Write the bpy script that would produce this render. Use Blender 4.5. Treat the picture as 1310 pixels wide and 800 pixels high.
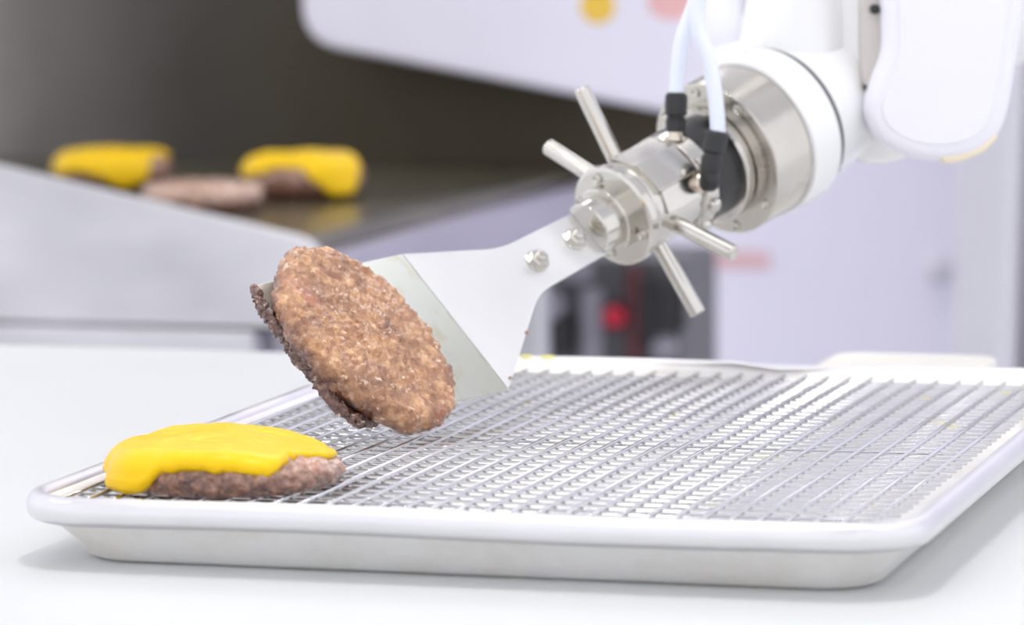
import bpy, bmesh, math, random
from mathutils import Vector, Matrix, noise
random.seed(7)
PI = math.pi
for o in list(bpy.data.objects):
    bpy.data.objects.remove(o, do_unlink=True)
scn = bpy.context.scene
COL = scn.collection

# ------------------------------------------------------------------ camera
cam_d = bpy.data.cameras.new('camera')
cam_d.sensor_width = 36.0
cam_d.sensor_fit = 'HORIZONTAL'
cam_d.lens = 151.41
cam_d.clip_start = 0.05
cam_d.dof.use_dof = True
cam_d.dof.focus_distance = 1.65
cam_d.dof.aperture_fstop = 11.5
cam_d.dof.aperture_blades = 0
cam = bpy.data.objects.new('camera', cam_d)
COL.objects.link(cam)
_r = Vector((0.96216622, 0.27236978, -0.00713213))
_u = Vector((-0.02198812, 0.10371252, 0.99436424))
_f = Vector((-0.27157446, 0.95658686, -0.10577759))
m = Matrix((( _r.x, _u.x, -_f.x, 0.4231), (_r.y, _u.y, -_f.y, -1.6321), (_r.z, _u.z, -_f.z, 1.1508), (0, 0, 0, 1)))
cam.matrix_world = m
scn.camera = cam

# ------------------------------------------------------------------ world, exposure
w = bpy.data.worlds.new('world')
scn.world = w
w.use_nodes = True
w.node_tree.nodes['Background'].inputs[0].default_value = (0.93, 0.94, 1.0, 1)
w.node_tree.nodes['Background'].inputs[1].default_value = 1.78
vs = scn.view_settings
vs.view_transform = 'Standard'
vs.look = 'None'
vs.gamma = 1.0
vs.use_curve_mapping = False
vs.exposure = -0.42
FILL = 2.8         # radiance of the added ceiling fill panels
SPOT = 115.0        # radiance of the small downlights added for glints
WASH = 8.5         # radiance of the panels added to wash the back wall
KEY = 66.0          # radiance of the square spot panel above the table

# ------------------------------------------------------------------ helpers
def tag(o, label=None, cat=None, group=None, kind=None):
    if label: o['label'] = label
    if cat: o['category'] = cat
    if group: o['group'] = group
    if kind: o['kind'] = kind
    return o

def empty(name, loc):
    o = bpy.data.objects.new(name, None)
    o.empty_display_size = 0.02
    o.location = loc
    COL.objects.link(o)
    return o

def root_loc(o):
    v = Vector((0, 0, 0))
    while o is not None:
        v += Vector(o.location)
        o = o.parent
    return v

def mesh_obj(name, verts, faces, mat, parent=None, smooth=True, loc=None, sharp=None):
    """verts in world space; the object's origin is loc (top-level) or its parent's origin"""
    base = root_loc(parent) if parent is not None else Vector(loc or (0, 0, 0))
    me = bpy.data.meshes.new(name)
    me.from_pydata([tuple(Vector(v) - base) for v in verts], [], faces)
    bm = bmesh.new(); bm.from_mesh(me)
    bmesh.ops.recalc_face_normals(bm, faces=bm.faces)
    if sharp is not None:
        for e in bm.edges:
            if len(e.link_faces) == 2 and e.calc_face_angle(0) > math.radians(sharp):
                e.smooth = False
    bm.to_mesh(me); bm.free()
    for p in me.polygons: p.use_smooth = smooth
    me.materials.append(mat)
    o = bpy.data.objects.new(name, me)
    COL.objects.link(o)
    if sharp is not None:
        wn = o.modifiers.new('weighted_normal', 'WEIGHTED_NORMAL'); wn.keep_sharp = True; wn.weight = 100
    if parent is not None: o.parent = parent
    else: o.location = base
    return o

def share(name, src, parent, loc, rot=None):
    o = bpy.data.objects.new(name, src.data)
    COL.objects.link(o)
    o.parent = parent
    o.location = loc
    if rot: o.rotation_euler = rot
    return o

def copy_tree(o, parent=None):
    c = o.copy(); COL.objects.link(c); c.parent = parent
    for ch in o.children: copy_tree(ch, c)
    return c

def geo():
    return [], []

def join(*gs):
    V, F = [], []
    for v, f in gs:
        n = len(V); V += list(v); F += [tuple(i + n for i in q) for q in f]
    return V, F

def box(x0, x1, y0, y1, z0, z1, bev=0.0, seg=2):
    bm = bmesh.new()
    bmesh.ops.create_cube(bm, size=1.0)
    for v in bm.verts:
        v.co = Vector(((x0 + x1) / 2 + v.co.x * (x1 - x0), (y0 + y1) / 2 + v.co.y * (y1 - y0), (z0 + z1) / 2 + v.co.z * (z1 - z0)))
    if bev > 0:
        bmesh.ops.bevel(bm, geom=bm.edges[:], offset=bev, segments=seg, profile=0.5, affect='EDGES')
    bm.verts.index_update()
    V = [v.co.copy() for v in bm.verts]; F = [tuple(v.index for v in f.verts) for f in bm.faces]
    bm.free()
    return V, F

def frame(axis, ref=(0, 0, 1)):
    a = Vector(axis).normalized(); r = Vector(ref)
    if abs(a.dot(r.normalized())) > 0.95: r = Vector((1, 0, 0))
    x = (r - a * r.dot(a)).normalized()
    return x, a.cross(x), a

def lathe(org, axis, prof, n=48, ref=(0, 0, 1), a0=0.0, a1=2 * PI):
    """prof: (distance along axis, radius); full turn, or a wedge closed by its flat"""
    x, y, a = frame(axis, ref); org = Vector(org)
    full = abs(a1 - a0 - 2 * PI) < 1e-6
    cnt = n if full else n + 1
    V, F = [], []
    for s, r in prof:
        for i in range(cnt):
            t = a0 + (a1 - a0) * i / n
            V.append(org + a * s + (x * math.cos(t) + y * math.sin(t)) * r)
    k = len(prof)
    for j in range(k - 1):
        for i in range(cnt if full else cnt - 1):
            i2 = (i + 1) % cnt
            F.append((j * cnt + i, j * cnt + i2, (j + 1) * cnt + i2, (j + 1) * cnt + i))
        if not full:
            F.append((j * cnt, (j + 1) * cnt, (j + 1) * cnt + cnt - 1, j * cnt + cnt - 1))
    if prof[0][1] > 1e-7: F.append(tuple(range(cnt - 1, -1, -1)))
    if prof[-1][1] > 1e-7: F.append(tuple((k - 1) * cnt + i for i in range(cnt)))
    return V, F

def rod(p, q, r, n=16, bev=0.0008):
    p, q = Vector(p), Vector(q); L = (q - p).length
    return lathe(p, q - p, [(0, r - bev), (bev, r), (L - bev, r), (L, r - bev)], n)

def spline(pts, sub=8):
    P = [Vector(q) for q in pts]; out = []
    for i in range(len(P) - 1):
        a, b, c, d = P[max(i - 1, 0)], P[i], P[i + 1], P[min(i + 2, len(P) - 1)]
        for k in range(sub):
            t = k / sub
            out.append(0.5 * ((2 * b) + (c - a) * t + (2 * a - 5 * b + 4 * c - d) * t * t + (3 * b - a - 3 * c + d) * t ** 3))
    out.append(P[-1])
    return out

def tube(pts, r, n=14):
    P = [Vector(q) for q in pts]; V, F = [], []
    rr = r if isinstance(r, (list, tuple)) else [r] * len(P)
    prev = None
    for i, q in enumerate(P):
        t = (P[min(i + 1, len(P) - 1)] - P[max(i - 1, 0)]).normalized()
        if prev is None: x, _, _ = frame(t)
        else: x = (prev - t * prev.dot(t)).normalized()
        y = t.cross(x); prev = x
        for k in range(n):
            a = 2 * PI * k / n
            V.append(q + (x * math.cos(a) + y * math.sin(a)) * rr[i])
    for i in range(len(P) - 1):
        for k in range(n):
            F.append((i * n + k, i * n + (k + 1) % n, (i + 1) * n + (k + 1) % n, (i + 1) * n + k))
    F.append(tuple(range(n - 1, -1, -1))); F.append(tuple((len(P) - 1) * n + k for k in range(n)))
    return V, F

def prism(outline, org, ex, ey, ez, thick, bev=0.0, seg=3):
    """outline (a,b) in the plane ex,ey at org, extruded by thick along ez, edges rounded"""
    org, ex, ey, ez = Vector(org), Vector(ex), Vector(ey), Vector(ez)
    cx = sum(p[0] for p in outline) / len(outline); cy = sum(p[1] for p in outline) / len(outline)
    n = len(outline)
    # inward normals of the outline
    area = sum(outline[i][0] * outline[(i + 1) % n][1] - outline[(i + 1) % n][0] * outline[i][1] for i in range(n))
    sg = 1 if area > 0 else -1
    nor = []
    for i in range(n):
        a, b = outline[i - 1], outline[(i + 1) % n]
        d = Vector((b[0] - a[0], b[1] - a[1])).normalized()
        nor.append(Vector((-d.y, d.x)) * sg)
    levels = []
    if bev > 0:
        for k in range(seg + 1):
            t = PI / 2 * k / seg
            levels.append((bev * (1 - math.sin(t)), bev * (1 - math.cos(t))))
        levels += [(l[0], thick - l[1]) for l in reversed(levels)]
    else:
        levels = [(0, 0), (0, thick)]
    V, F = [], []
    for ins, h in levels:
        for i in range(n):
            V.append(org + ex * (outline[i][0] + nor[i].x * ins) + ey * (outline[i][1] + nor[i].y * ins) + ez * h)
    for j in range(len(levels) - 1):
        for i in range(n):
            F.append((j * n + i, j * n + (i + 1) % n, (j + 1) * n + (i + 1) % n, (j + 1) * n + i))
    F.append(tuple(range(n - 1, -1, -1))); F.append(tuple((len(levels) - 1) * n + i for i in range(n)))
    return V, F

def round_poly(pts, radii, seg=6):
    out = []; n = len(pts)
    for i in range(n):
        p, a, b = Vector(pts[i]), Vector(pts[i - 1]), Vector(pts[(i + 1) % n])
        r = radii[i] if isinstance(radii, (list, tuple)) else radii
        if r <= 0: out.append(tuple(p)); continue
        d1, d2 = (a - p).normalized(), (b - p).normalized()
        q1, q2 = p + d1 * r, p + d2 * r
        for k in range(seg + 1):
            t = k / seg
            out.append(tuple(q1 * (1 - t) ** 2 + p * 2 * t * (1 - t) + q2 * t * t))
    return out

# ------------------------------------------------------------------ materials
def new_mat(name):
    mt = bpy.data.materials.new(name); mt.use_nodes = True
    nt = mt.node_tree
    return mt, nt, nt.nodes['Principled BSDF']

def N(nt, kind, **kw):
    n = nt.nodes.new(kind)
    for k, v in kw.items():
        if k.startswith('i_'): n.inputs[k[2:].replace('_', ' ')].default_value = v
        else: setattr(n, k, v)
    return n

def ramp(nt, fac, stops, interp='LINEAR'):
    r = nt.nodes.new('ShaderNodeValToRGB'); r.color_ramp.interpolation = interp
    el = r.color_ramp.elements
    while len(el) < len(stops): el.new(0.5)
    for e, (p, c) in zip(el, stops):
        e.position = p; e.color = (*c, 1) if len(c) == 3 else c
    nt.links.new(fac, r.inputs['Fac'])
    return r

def pos(nt, scale=(1, 1, 1), obj=True):
    tc = nt.nodes.new('ShaderNodeTexCoord'); mp = nt.nodes.new('ShaderNodeMapping')
    mp.inputs['Scale'].default_value = scale
    nt.links.new(tc.outputs['Object'], mp.inputs['Vector'])
    return mp.outputs['Vector']

def plain(name, col, rough=0.5, metal=0.0, var=0.05, vscale=20, bump=0.0, bscale=200, rvar=0.0, scale=(1, 1, 1), **kw):
    mt, nt, b = new_mat(name)
    v = pos(nt, scale)
    nz = N(nt, 'ShaderNodeTexNoise'); nz.inputs['Scale'].default_value = vscale; nz.inputs['Detail'].default_value = 5
    nt.links.new(v, nz.inputs['Vector'])
    lo = tuple(max(0, c * (1 - var)) for c in col); hi = tuple(min(1, c * (1 + var)) for c in col)
    r = ramp(nt, nz.outputs['Fac'], [(0.3, lo), (0.7, hi)])
    nt.links.new(r.outputs['Color'], b.inputs['Base Color'])
    b.inputs['Roughness'].default_value = rough; b.inputs['Metallic'].default_value = metal
    if rvar > 0:
        mr = N(nt, 'ShaderNodeMapRange'); mr.inputs['From Min'].default_value = 0.3; mr.inputs['From Max'].default_value = 0.7
        mr.inputs['To Min'].default_value = rough - rvar; mr.inputs['To Max'].default_value = rough + rvar
        nt.links.new(nz.outputs['Fac'], mr.inputs['Value']); nt.links.new(mr.outputs['Result'], b.inputs['Roughness'])
    if bump > 0:
        n2 = N(nt, 'ShaderNodeTexNoise'); n2.inputs['Scale'].default_value = bscale; n2.inputs['Detail'].default_value = 4
        nt.links.new(v, n2.inputs['Vector'])
        bp = N(nt, 'ShaderNodeBump'); bp.inputs['Strength'].default_value = bump; bp.inputs['Distance'].default_value = 0.001
        nt.links.new(n2.outputs['Fac'], bp.inputs['Height']); nt.links.new(bp.outputs['Normal'], b.inputs['Normal'])
    for k, val in kw.items(): b.inputs[k.replace('_', ' ')].default_value = val
    return mt

def emit(name, col, s):
    mt, nt, b = new_mat(name)
    nt.nodes.remove(b)
    e = nt.nodes.new('ShaderNodeEmission'); e.inputs[0].default_value = (*col, 1); e.inputs[1].default_value = s
    nt.links.new(e.outputs[0], nt.nodes['Material Output'].inputs[0])
    return mt

M_wall = plain('wall_paint', (0.85, 0.83, 0.95), 0.55, var=0.015, vscale=3)
M_ceil = plain('ceiling_paint', (0.85, 0.85, 0.86), 0.8, var=0.01, vscale=3)
M_floor = plain('floor_epoxy', (0.74, 0.74, 0.76), 0.35, var=0.06, vscale=6)
M_fill = emit('fill_panel_diffuser', (1.0, 0.985, 0.97), FILL)
M_wash = emit('added_wash_diffuser', (1.0, 0.985, 0.97), WASH)
M_spot = emit('added_downlight_diffuser', (1.0, 0.985, 0.97), SPOT)
M_key = emit('spot_panel_diffuser', (1.0, 0.985, 0.96), KEY)
M_frame = plain('white_lacquer', (0.8, 0.8, 0.8), 0.4)
M_table = plain('white_laminate', (0.69, 0.705, 0.71), 0.42, var=0.012, vscale=8)
M_leg = plain('grey_steel_tube', (0.55, 0.55, 0.56), 0.35, metal=1.0)
M_steel = plain('polished_steel', (0.64, 0.615, 0.57), 0.15, metal=1.0, var=0.04, vscale=60, rvar=0.05)
M_steel2 = plain('turned_steel', (0.60, 0.57, 0.52), 0.24, metal=1.0, var=0.06, vscale=40, rvar=0.05)
M_blade = plain('spatula_steel', (0.69, 0.69, 0.69), 0.34, metal=1.0, var=0.02, vscale=30, rvar=0.04)
M_guard = plain('brushed_steel', (0.68, 0.67, 0.69), 0.42, metal=1.0, var=0.12, vscale=7, rvar=0.08, scale=(1, 1, 2.5))
M_fascia = plain('satin_steel', (0.50, 0.48, 0.545), 0.45, metal=1.0, var=0.05, vscale=6)
M_robot = plain('robot_white_paint', (0.88, 0.88, 0.885), 0.22, var=0.008, vscale=12, Coat_Weight=0.3, Coat_Roughness=0.08)
M_cover = plain('robot_cover_white', (0.87, 0.86, 0.92), 0.35, var=0.008, vscale=12)
M_black = plain('black_plastic', (0.018, 0.018, 0.02), 0.32, var=0.15, vscale=80)
M_tube = plain('pneumatic_tube', (0.80, 0.84, 0.95), 0.28, var=0.02, vscale=50, Subsurface_Weight=0.25, Subsurface_Radius=(0.003, 0.003, 0.004))
M_sleeve = plain('white_cable_sleeve', (0.86, 0.86, 0.92), 0.5, var=0.02, vscale=40)
M_brass = plain('nickel_fitting', (0.75, 0.66, 0.56), 0.28, metal=1.0)
M_yellowpaint = plain('scuffed_primer', (0.90, 0.80, 0.60), 0.4, var=0.1, vscale=60)
M_cream = plain('cream_plastic', (0.86, 0.84, 0.74), 0.4, var=0.02, vscale=20)
M_beige = plain('beige_gap_shade', (0.62, 0.57, 0.54), 0.5)
M_red = plain('red_button', (0.62, 0.012, 0.05), 0.35)
M_dkred = plain('dark_red_plastic', (0.11, 0.03, 0.035), 0.5)
M_grey = plain('grey_enclosure', (0.11, 0.11, 0.12), 0.5)
M_lgrey = plain('light_grey_plastic', (0.34, 0.33, 0.38), 0.5)
M_dark = plain('dark_plastic', (0.03, 0.03, 0.032), 0.5)
M_pink = plain('pink_reflection_tint', (0.78, 0.50, 0.52), 0.6)
M_glint = plain('pale_yellow_glint', (0.93, 0.84, 0.25), 0.4)
M_ypr = plain('yellow_print', (0.88, 0.58, 0.08), 0.6)
M_ppr = plain('rose_print', (0.85, 0.50, 0.50), 0.6)
M_hood = plain('hood_enamel', (0.84, 0.82, 0.93), 0.5, var=0.04, vscale=5)
M_post = plain('grey_white_post', (0.72, 0.71, 0.76), 0.45, var=0.02, vscale=6)

def mat_pan():
    mt, nt, b = new_mat('sheet_aluminium')
    v = pos(nt)
    n1 = N(nt, 'ShaderNodeTexNoise'); n1.inputs['Scale'].default_value = 22; n1.inputs['Detail'].default_value = 8; n1.inputs['Roughness'].default_value = 0.7
    nt.links.new(v, n1.inputs['Vector'])
    c = ramp(nt, n1.outputs['Fac'], [(0.32, (0.88, 0.84, 0.78)), (0.5, (0.94, 0.925, 0.90)), (0.68, (0.97, 0.96, 0.95))])
    n3 = N(nt, 'ShaderNodeTexNoise'); n3.inputs['Scale'].default_value = 16; n3.inputs['Detail'].default_value = 2
    nt.links.new(v, n3.inputs['Vector'])
    st = ramp(nt, n3.outputs['Fac'], [(0.70, (0, 0, 0)), (0.76, (0.55, 0.55, 0.55))])
    mx = N(nt, 'ShaderNodeMix', data_type='RGBA')
    nt.links.new(st.outputs['Color'], mx.inputs['Factor']); nt.links.new(c.outputs['Color'], mx.inputs['A']); mx.inputs['B'].default_value = (0.90, 0.78, 0.36, 1)
    nt.links.new(mx.outputs['Result'], b.inputs['Base Color'])
    b.inputs['Metallic'].default_value = 0.45
    n2 = N(nt, 'ShaderNodeTexNoise'); n2.inputs['Scale'].default_value = 60; n2.inputs['Detail'].default_value = 6
    nt.links.new(v, n2.inputs['Vector'])
    mr = N(nt, 'ShaderNodeMapRange'); mr.inputs['To Min'].default_value = 0.36; mr.inputs['To Max'].default_value = 0.56
    nt.links.new(n2.outputs['Fac'], mr.inputs['Value']); nt.links.new(mr.outputs['Result'], b.inputs['Roughness'])
    return mt
M_pan = mat_pan()
M_rim = plain('rolled_aluminium', (0.76, 0.75, 0.765), 0.34, metal=0.95, var=0.03, vscale=30, rvar=0.06)

def mat_wire():
    mt, nt, b = new_mat('chromed_wire')
    g = nt.nodes.new('ShaderNodeNewGeometry')
    n1 = N(nt, 'ShaderNodeTexNoise'); n1.inputs['Scale'].default_value = 45; n1.inputs['Detail'].default_value = 3
    nt.links.new(g.outputs['Position'], n1.inputs['Vector'])
    st = ramp(nt, n1.outputs['Fac'], [(0.67, (0, 0, 0)), (0.76, (0.45, 0.45, 0.45))])
    mx = N(nt, 'ShaderNodeMix', data_type='RGBA')
    nt.links.new(st.outputs['Color'], mx.inputs['Factor']); mx.inputs['A'].default_value = (0.72, 0.72, 0.74, 1); mx.inputs['B'].default_value = (0.88, 0.80, 0.15, 1)
    nt.links.new(mx.outputs['Result'], b.inputs['Base Color'])
    b.inputs['Metallic'].default_value = 1.0
    b.inputs['Roughness'].default_value = 0.15
    return mt
M_wire = mat_wire()

def mat_meat(name, light, mid, dark, char, zc=0.5):
    mt, nt, b = new_mat(name)
    v = pos(nt)
    n1 = N(nt, 'ShaderNodeTexNoise'); n1.inputs['Scale'].default_value = 190; n1.inputs['Detail'].default_value = 7; n1.inputs['Roughness'].default_value = 0.65
    nt.links.new(v, n1.inputs['Vector'])
    c1 = ramp(nt, n1.outputs['Fac'], [(0.30, dark), (0.46, mid), (0.62, light), (0.8, tuple(min(1, c * 1.25) for c in light))])
    n2 = N(nt, 'ShaderNodeTexNoise'); n2.inputs['Scale'].default_value = 42; n2.inputs['Detail'].default_value = 3
    nt.links.new(v, n2.inputs['Vector'])
    f2 = ramp(nt, n2.outputs['Fac'], [(0.36, (0.85, 0.85, 0.85)), (0.52, (0, 0, 0))])
    mx = N(nt, 'ShaderNodeMix', data_type='RGBA')
    nt.links.new(f2.outputs['Color'], mx.inputs['Factor']); nt.links.new(c1.outputs['Color'], mx.inputs['A']); 
    c3 = ramp(nt, n1.outputs['Fac'], [(0.35, char), (0.7, mid)])
    nt.links.new(c3.outputs['Color'], mx.inputs['B'])
    # a few pinker patches
    n4 = N(nt, 'ShaderNodeTexNoise'); n4.inputs['Scale'].default_value = 60; n4.inputs['Detail'].default_value = 2
    mp = N(nt, 'ShaderNodeMapping'); mp.inputs['Location'].default_value = (3.1, 1.7, 0.4)
    nt.links.new(v, mp.inputs['Vector']); nt.links.new(mp.outputs['Vector'], n4.inputs['Vector'])
    f4 = ramp(nt, n4.outputs['Fac'], [(0.62, (0, 0, 0)), (0.74, (0.6, 0.6, 0.6))])
    mx2 = N(nt, 'ShaderNodeMix', data_type='RGBA')
    nt.links.new(f4.outputs['Color'], mx2.inputs['Factor']); nt.links.new(mx.outputs['Result'], mx2.inputs['A']); mx2.inputs['B'].default_value = (0.62, 0.20, 0.12, 1)
    vo = N(nt, 'ShaderNodeTexVoronoi'); vo.inputs['Scale'].default_value = 215; vo.feature = 'F1'
    nd = N(nt, 'ShaderNodeVectorMath', operation='MULTIPLY_ADD'); nd.inputs[1].default_value = (0.006, 0.006, 0.006)
    nt.links.new(n1.outputs['Color'], nd.inputs[0]); nt.links.new(v, nd.inputs[2]); nt.links.new(nd.outputs['Vector'], vo.inputs['Vector'])
    fv = ramp(nt, vo.outputs['Distance'], [(0.35, (0, 0, 0)), (0.8, (0.6, 0.6, 0.6))])
    mxv = N(nt, 'ShaderNodeMix', data_type='RGBA')
    nt.links.new(fv.outputs['Color'], mxv.inputs['Factor']); nt.links.new(mx2.outputs['Result'], mxv.inputs['A']); mxv.inputs['B'].default_value = (*dark, 1)
    mx2 = mxv
    # cream bits of fat, painted also to stand in for wet glints
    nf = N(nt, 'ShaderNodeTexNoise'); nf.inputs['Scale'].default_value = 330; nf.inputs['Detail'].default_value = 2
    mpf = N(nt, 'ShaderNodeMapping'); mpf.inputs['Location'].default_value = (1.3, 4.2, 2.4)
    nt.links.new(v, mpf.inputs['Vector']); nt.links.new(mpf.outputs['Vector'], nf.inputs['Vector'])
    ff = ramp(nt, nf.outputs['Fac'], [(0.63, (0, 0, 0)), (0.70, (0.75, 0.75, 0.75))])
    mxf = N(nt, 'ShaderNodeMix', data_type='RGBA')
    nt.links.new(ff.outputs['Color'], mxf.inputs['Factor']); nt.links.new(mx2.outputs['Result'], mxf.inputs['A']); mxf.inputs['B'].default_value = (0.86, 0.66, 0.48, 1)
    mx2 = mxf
    at = N(nt, 'ShaderNodeAttribute', attribute_name='sear')
    mx3 = N(nt, 'ShaderNodeMix', data_type='RGBA')
    nt.links.new(at.outputs['Fac'], mx3.inputs['Factor']); nt.links.new(mx2.outputs['Result'], mx3.inputs['A'])
    c5 = ramp(nt, n1.outputs['Fac'], [(0.38, (0.08, 0.025, 0.018)), (0.54, (0.22, 0.085, 0.05)), (0.70, (0.42, 0.22, 0.14))])
    nt.links.new(c5.outputs['Color'], mx3.inputs['B'])
    nt.links.new(mx3.outputs['Result'], b.inputs['Base Color'])
    b.inputs['Coat Weight'].default_value = 1.0; b.inputs['Coat Roughness'].default_value = 0.08; b.inputs['Coat IOR'].default_value = 1.6
    nr = N(nt, 'ShaderNodeTexNoise'); nr.inputs['Scale'].default_value = 110; nr.inputs['Detail'].default_value = 3
    nt.links.new(v, nr.inputs['Vector'])
    mr = N(nt, 'ShaderNodeMapRange'); mr.inputs['From Min'].default_value = 0.35; mr.inputs['From Max'].default_value = 0.65
    mr.inputs['To Min'].default_value = 0.12; mr.inputs['To Max'].default_value = 0.5
    nt.links.new(nr.outputs['Fac'], mr.inputs['Value']); nt.links.new(mr.outputs['Result'], b.inputs['Roughness'])
    b.inputs['Specular IOR Level'].default_value = 0.5
    b.inputs['Subsurface Weight'].default_value = 0.0
    n3 = N(nt, 'ShaderNodeTexNoise'); n3.inputs['Scale'].default_value = 520; n3.inputs['Detail'].default_value = 4
    nt.links.new(v, n3.inputs['Vector'])
    bp = N(nt, 'ShaderNodeBump'); bp.inputs['Strength'].default_value = 0.75; bp.inputs['Distance'].default_value = 0.0014
    nt.links.new(n3.outputs['Fac'], bp.inputs['Height']); nt.links.new(bp.outputs['Normal'], b.inputs['Normal']); nt.links.new(bp.outputs['Normal'], b.inputs['Coat Normal'])
    return mt
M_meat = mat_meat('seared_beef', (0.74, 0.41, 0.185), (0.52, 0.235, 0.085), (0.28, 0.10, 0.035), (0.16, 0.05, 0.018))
M_meat2 = mat_meat('browned_beef', (0.66, 0.40, 0.28), (0.45, 0.23, 0.145), (0.24, 0.10, 0.06), (0.14, 0.05, 0.03))
M_meat3 = mat_meat('grey_cooked_beef', (0.85, 0.62, 0.48), (0.66, 0.42, 0.30), (0.42, 0.23, 0.15), (0.28, 0.14, 0.09))
M_char = mat_meat('charred_residue', (0.30, 0.14, 0.08), (0.16, 0.055, 0.035), (0.07, 0.025, 0.02), (0.04, 0.015, 0.012))
M_cheese = plain('melted_cheese', (0.92, 0.585, 0.005), 0.38, var=0.03, vscale=35, bump=0.12, bscale=90, Subsurface_Weight=0.1, Subsurface_Radius=(0.006, 0.004, 0.001), Specular_IOR_Level=0.25)

def mat_blade_greasy():
    mt, nt, b = new_mat('greasy_spatula_steel')
    v = pos(nt)
    n1 = N(nt, 'ShaderNodeTexNoise'); n1.inputs['Scale'].default_value = 70; n1.inputs['Detail'].default_value = 4
    nt.links.new(v, n1.inputs['Vector'])
    st = ramp(nt, n1.outputs['Fac'], [(0.55, (0, 0, 0)), (0.70, (0.5, 0.5, 0.5))])
    mx = N(nt, 'ShaderNodeMix', data_type='RGBA')
    nt.links.new(st.outputs['Color'], mx.inputs['Factor']); mx.inputs['A'].default_value = (0.66, 0.68, 0.62, 1); mx.inputs['B'].default_value = (0.52, 0.46, 0.28, 1)
    nt.links.new(mx.outputs['Result'], b.inputs['Base Color'])
    b.inputs['Metallic'].default_value = 0.85; b.inputs['Roughness'].default_value = 0.36
    return mt
M_blade2 = mat_blade_greasy()

def mat_griddle():
    mt, nt, b = new_mat('seasoned_griddle')
    v = pos(nt)
    n1 = N(nt, 'ShaderNodeTexNoise'); n1.inputs['Scale'].default_value = 9; n1.inputs['Detail'].default_value = 6
    nt.links.new(v, n1.inputs['Vector'])
    c = ramp(nt, n1.outputs['Fac'], [(0.3, (0.055, 0.048, 0.030)), (0.7, (0.13, 0.115, 0.075))])
    nt.links.new(c.outputs['Color'], b.inputs['Base Color'])
    b.inputs['Roughness'].default_value = 0.24; b.inputs['Metallic'].default_value = 0.2
    return mt
M_griddle = mat_griddle()
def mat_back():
    """dark steel with a light falloff towards the left end painted in"""
    mt, nt, b = new_mat('painted_falloff_steel')
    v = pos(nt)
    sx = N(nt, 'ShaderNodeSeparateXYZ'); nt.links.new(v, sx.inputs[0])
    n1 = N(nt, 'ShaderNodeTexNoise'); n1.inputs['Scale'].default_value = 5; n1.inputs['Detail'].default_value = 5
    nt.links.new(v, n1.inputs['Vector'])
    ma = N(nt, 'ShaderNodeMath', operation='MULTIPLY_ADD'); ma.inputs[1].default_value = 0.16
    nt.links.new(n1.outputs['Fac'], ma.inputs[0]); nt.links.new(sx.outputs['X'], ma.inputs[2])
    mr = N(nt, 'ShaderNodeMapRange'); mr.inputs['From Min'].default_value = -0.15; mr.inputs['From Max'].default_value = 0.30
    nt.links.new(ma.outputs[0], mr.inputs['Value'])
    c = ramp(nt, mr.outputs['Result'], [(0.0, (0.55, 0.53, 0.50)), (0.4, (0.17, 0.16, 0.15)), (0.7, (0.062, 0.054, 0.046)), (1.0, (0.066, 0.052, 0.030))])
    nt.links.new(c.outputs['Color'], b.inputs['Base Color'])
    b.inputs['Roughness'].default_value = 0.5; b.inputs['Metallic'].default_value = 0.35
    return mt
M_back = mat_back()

# ------------------------------------------------------------------ the room
def struct(name, g, mat, parent=None):
    o = mesh_obj(name, *g, mat, parent, smooth=False)
    if parent is None: o['kind'] = 'structure'
    return o
RX0, RX1, RY0, RY1, RH = -2.6, 2.4, -3.6, 3.0, 2.8
struct('floor', box(-5.0, 4.5, RY0, RY1, -0.05, 0), M_floor)
struct('ceiling', box(RX0, RX1, RY0, RY1, RH, RH + 0.05), M_ceil)
wb = struct('wall_back', box(-5.0, 4.5, RY1, RY1 + 0.06, 0, RH), M_wall)
# unseen ceiling lights, added as fill, as wall wash and for glints
for lx, ys, hw, hd, lm, lab, grp in ((-0.55, (-2.5, -1.1, 0.3), .30, .60, M_fill, 'added white rectangular fill panel flush with the ceiling', 'added ceiling fill panels'),
                                     (0.55, (2.4,), .60, .25, M_wash, 'right one of two added fill panels close to the back wall', None),
                                     (-0.85, (2.4,), .60, .25, M_wash, 'left one of two added fill panels close to the back wall', None),
                                     (-1.75, (-1.9, -0.2, 1.3), .06, .06, M_spot, 'added small square downlight for glints on the left side of the ceiling', 'added left downlights'),
                                     (1.35, (-1.9, -0.2, 1.1), .06, .06, M_spot, 'added small square downlight for glints on the right side of the ceiling', 'added right downlights')):
    for ly in ys:
        t = empty('fill_light', (lx, ly, RH))
        tag(t, lab, 'light', grp)
        for fx0, fx1, fy0, fy1 in ((-hw - .03, hw + .03, -hd - .03, -hd), (-hw - .03, hw + .03, hd, hd + .03), (-hw - .03, -hw, -hd, hd), (hw, hw + .03, -hd, hd)):
            mesh_obj('frame_bar', *box(lx + fx0, lx + fx1, ly + fy0, ly + fy1, RH - .03, RH), M_frame, t, False)
        mesh_obj('diffuser', *box(lx - hw, lx + hw, ly - hd, ly + hd, RH - .012, RH), lm, t, False)
# brighter lamp right above the work table
lx, ly = 0.06, -0.06
t = empty('task_light', (lx, ly, RH))
tag(t, 'bright square task light on the ceiling above the work table', 'light')
for fx0, fx1, fy0, fy1 in ((-.16, .16, -.16, -.13), (-.16, .16, .13, .16), (-.16, -.13, -.13, .13), (.13, .16, -.13, .13)):
    mesh_obj('frame_bar', *box(lx + fx0, lx + fx1, ly + fy0, ly + fy1, RH - .05, RH), M_frame, t, False)
mesh_obj('diffuser', *box(lx - .13, lx + .13, ly - .13, ly + .13, RH - .03, RH), M_key, t, False)

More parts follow.
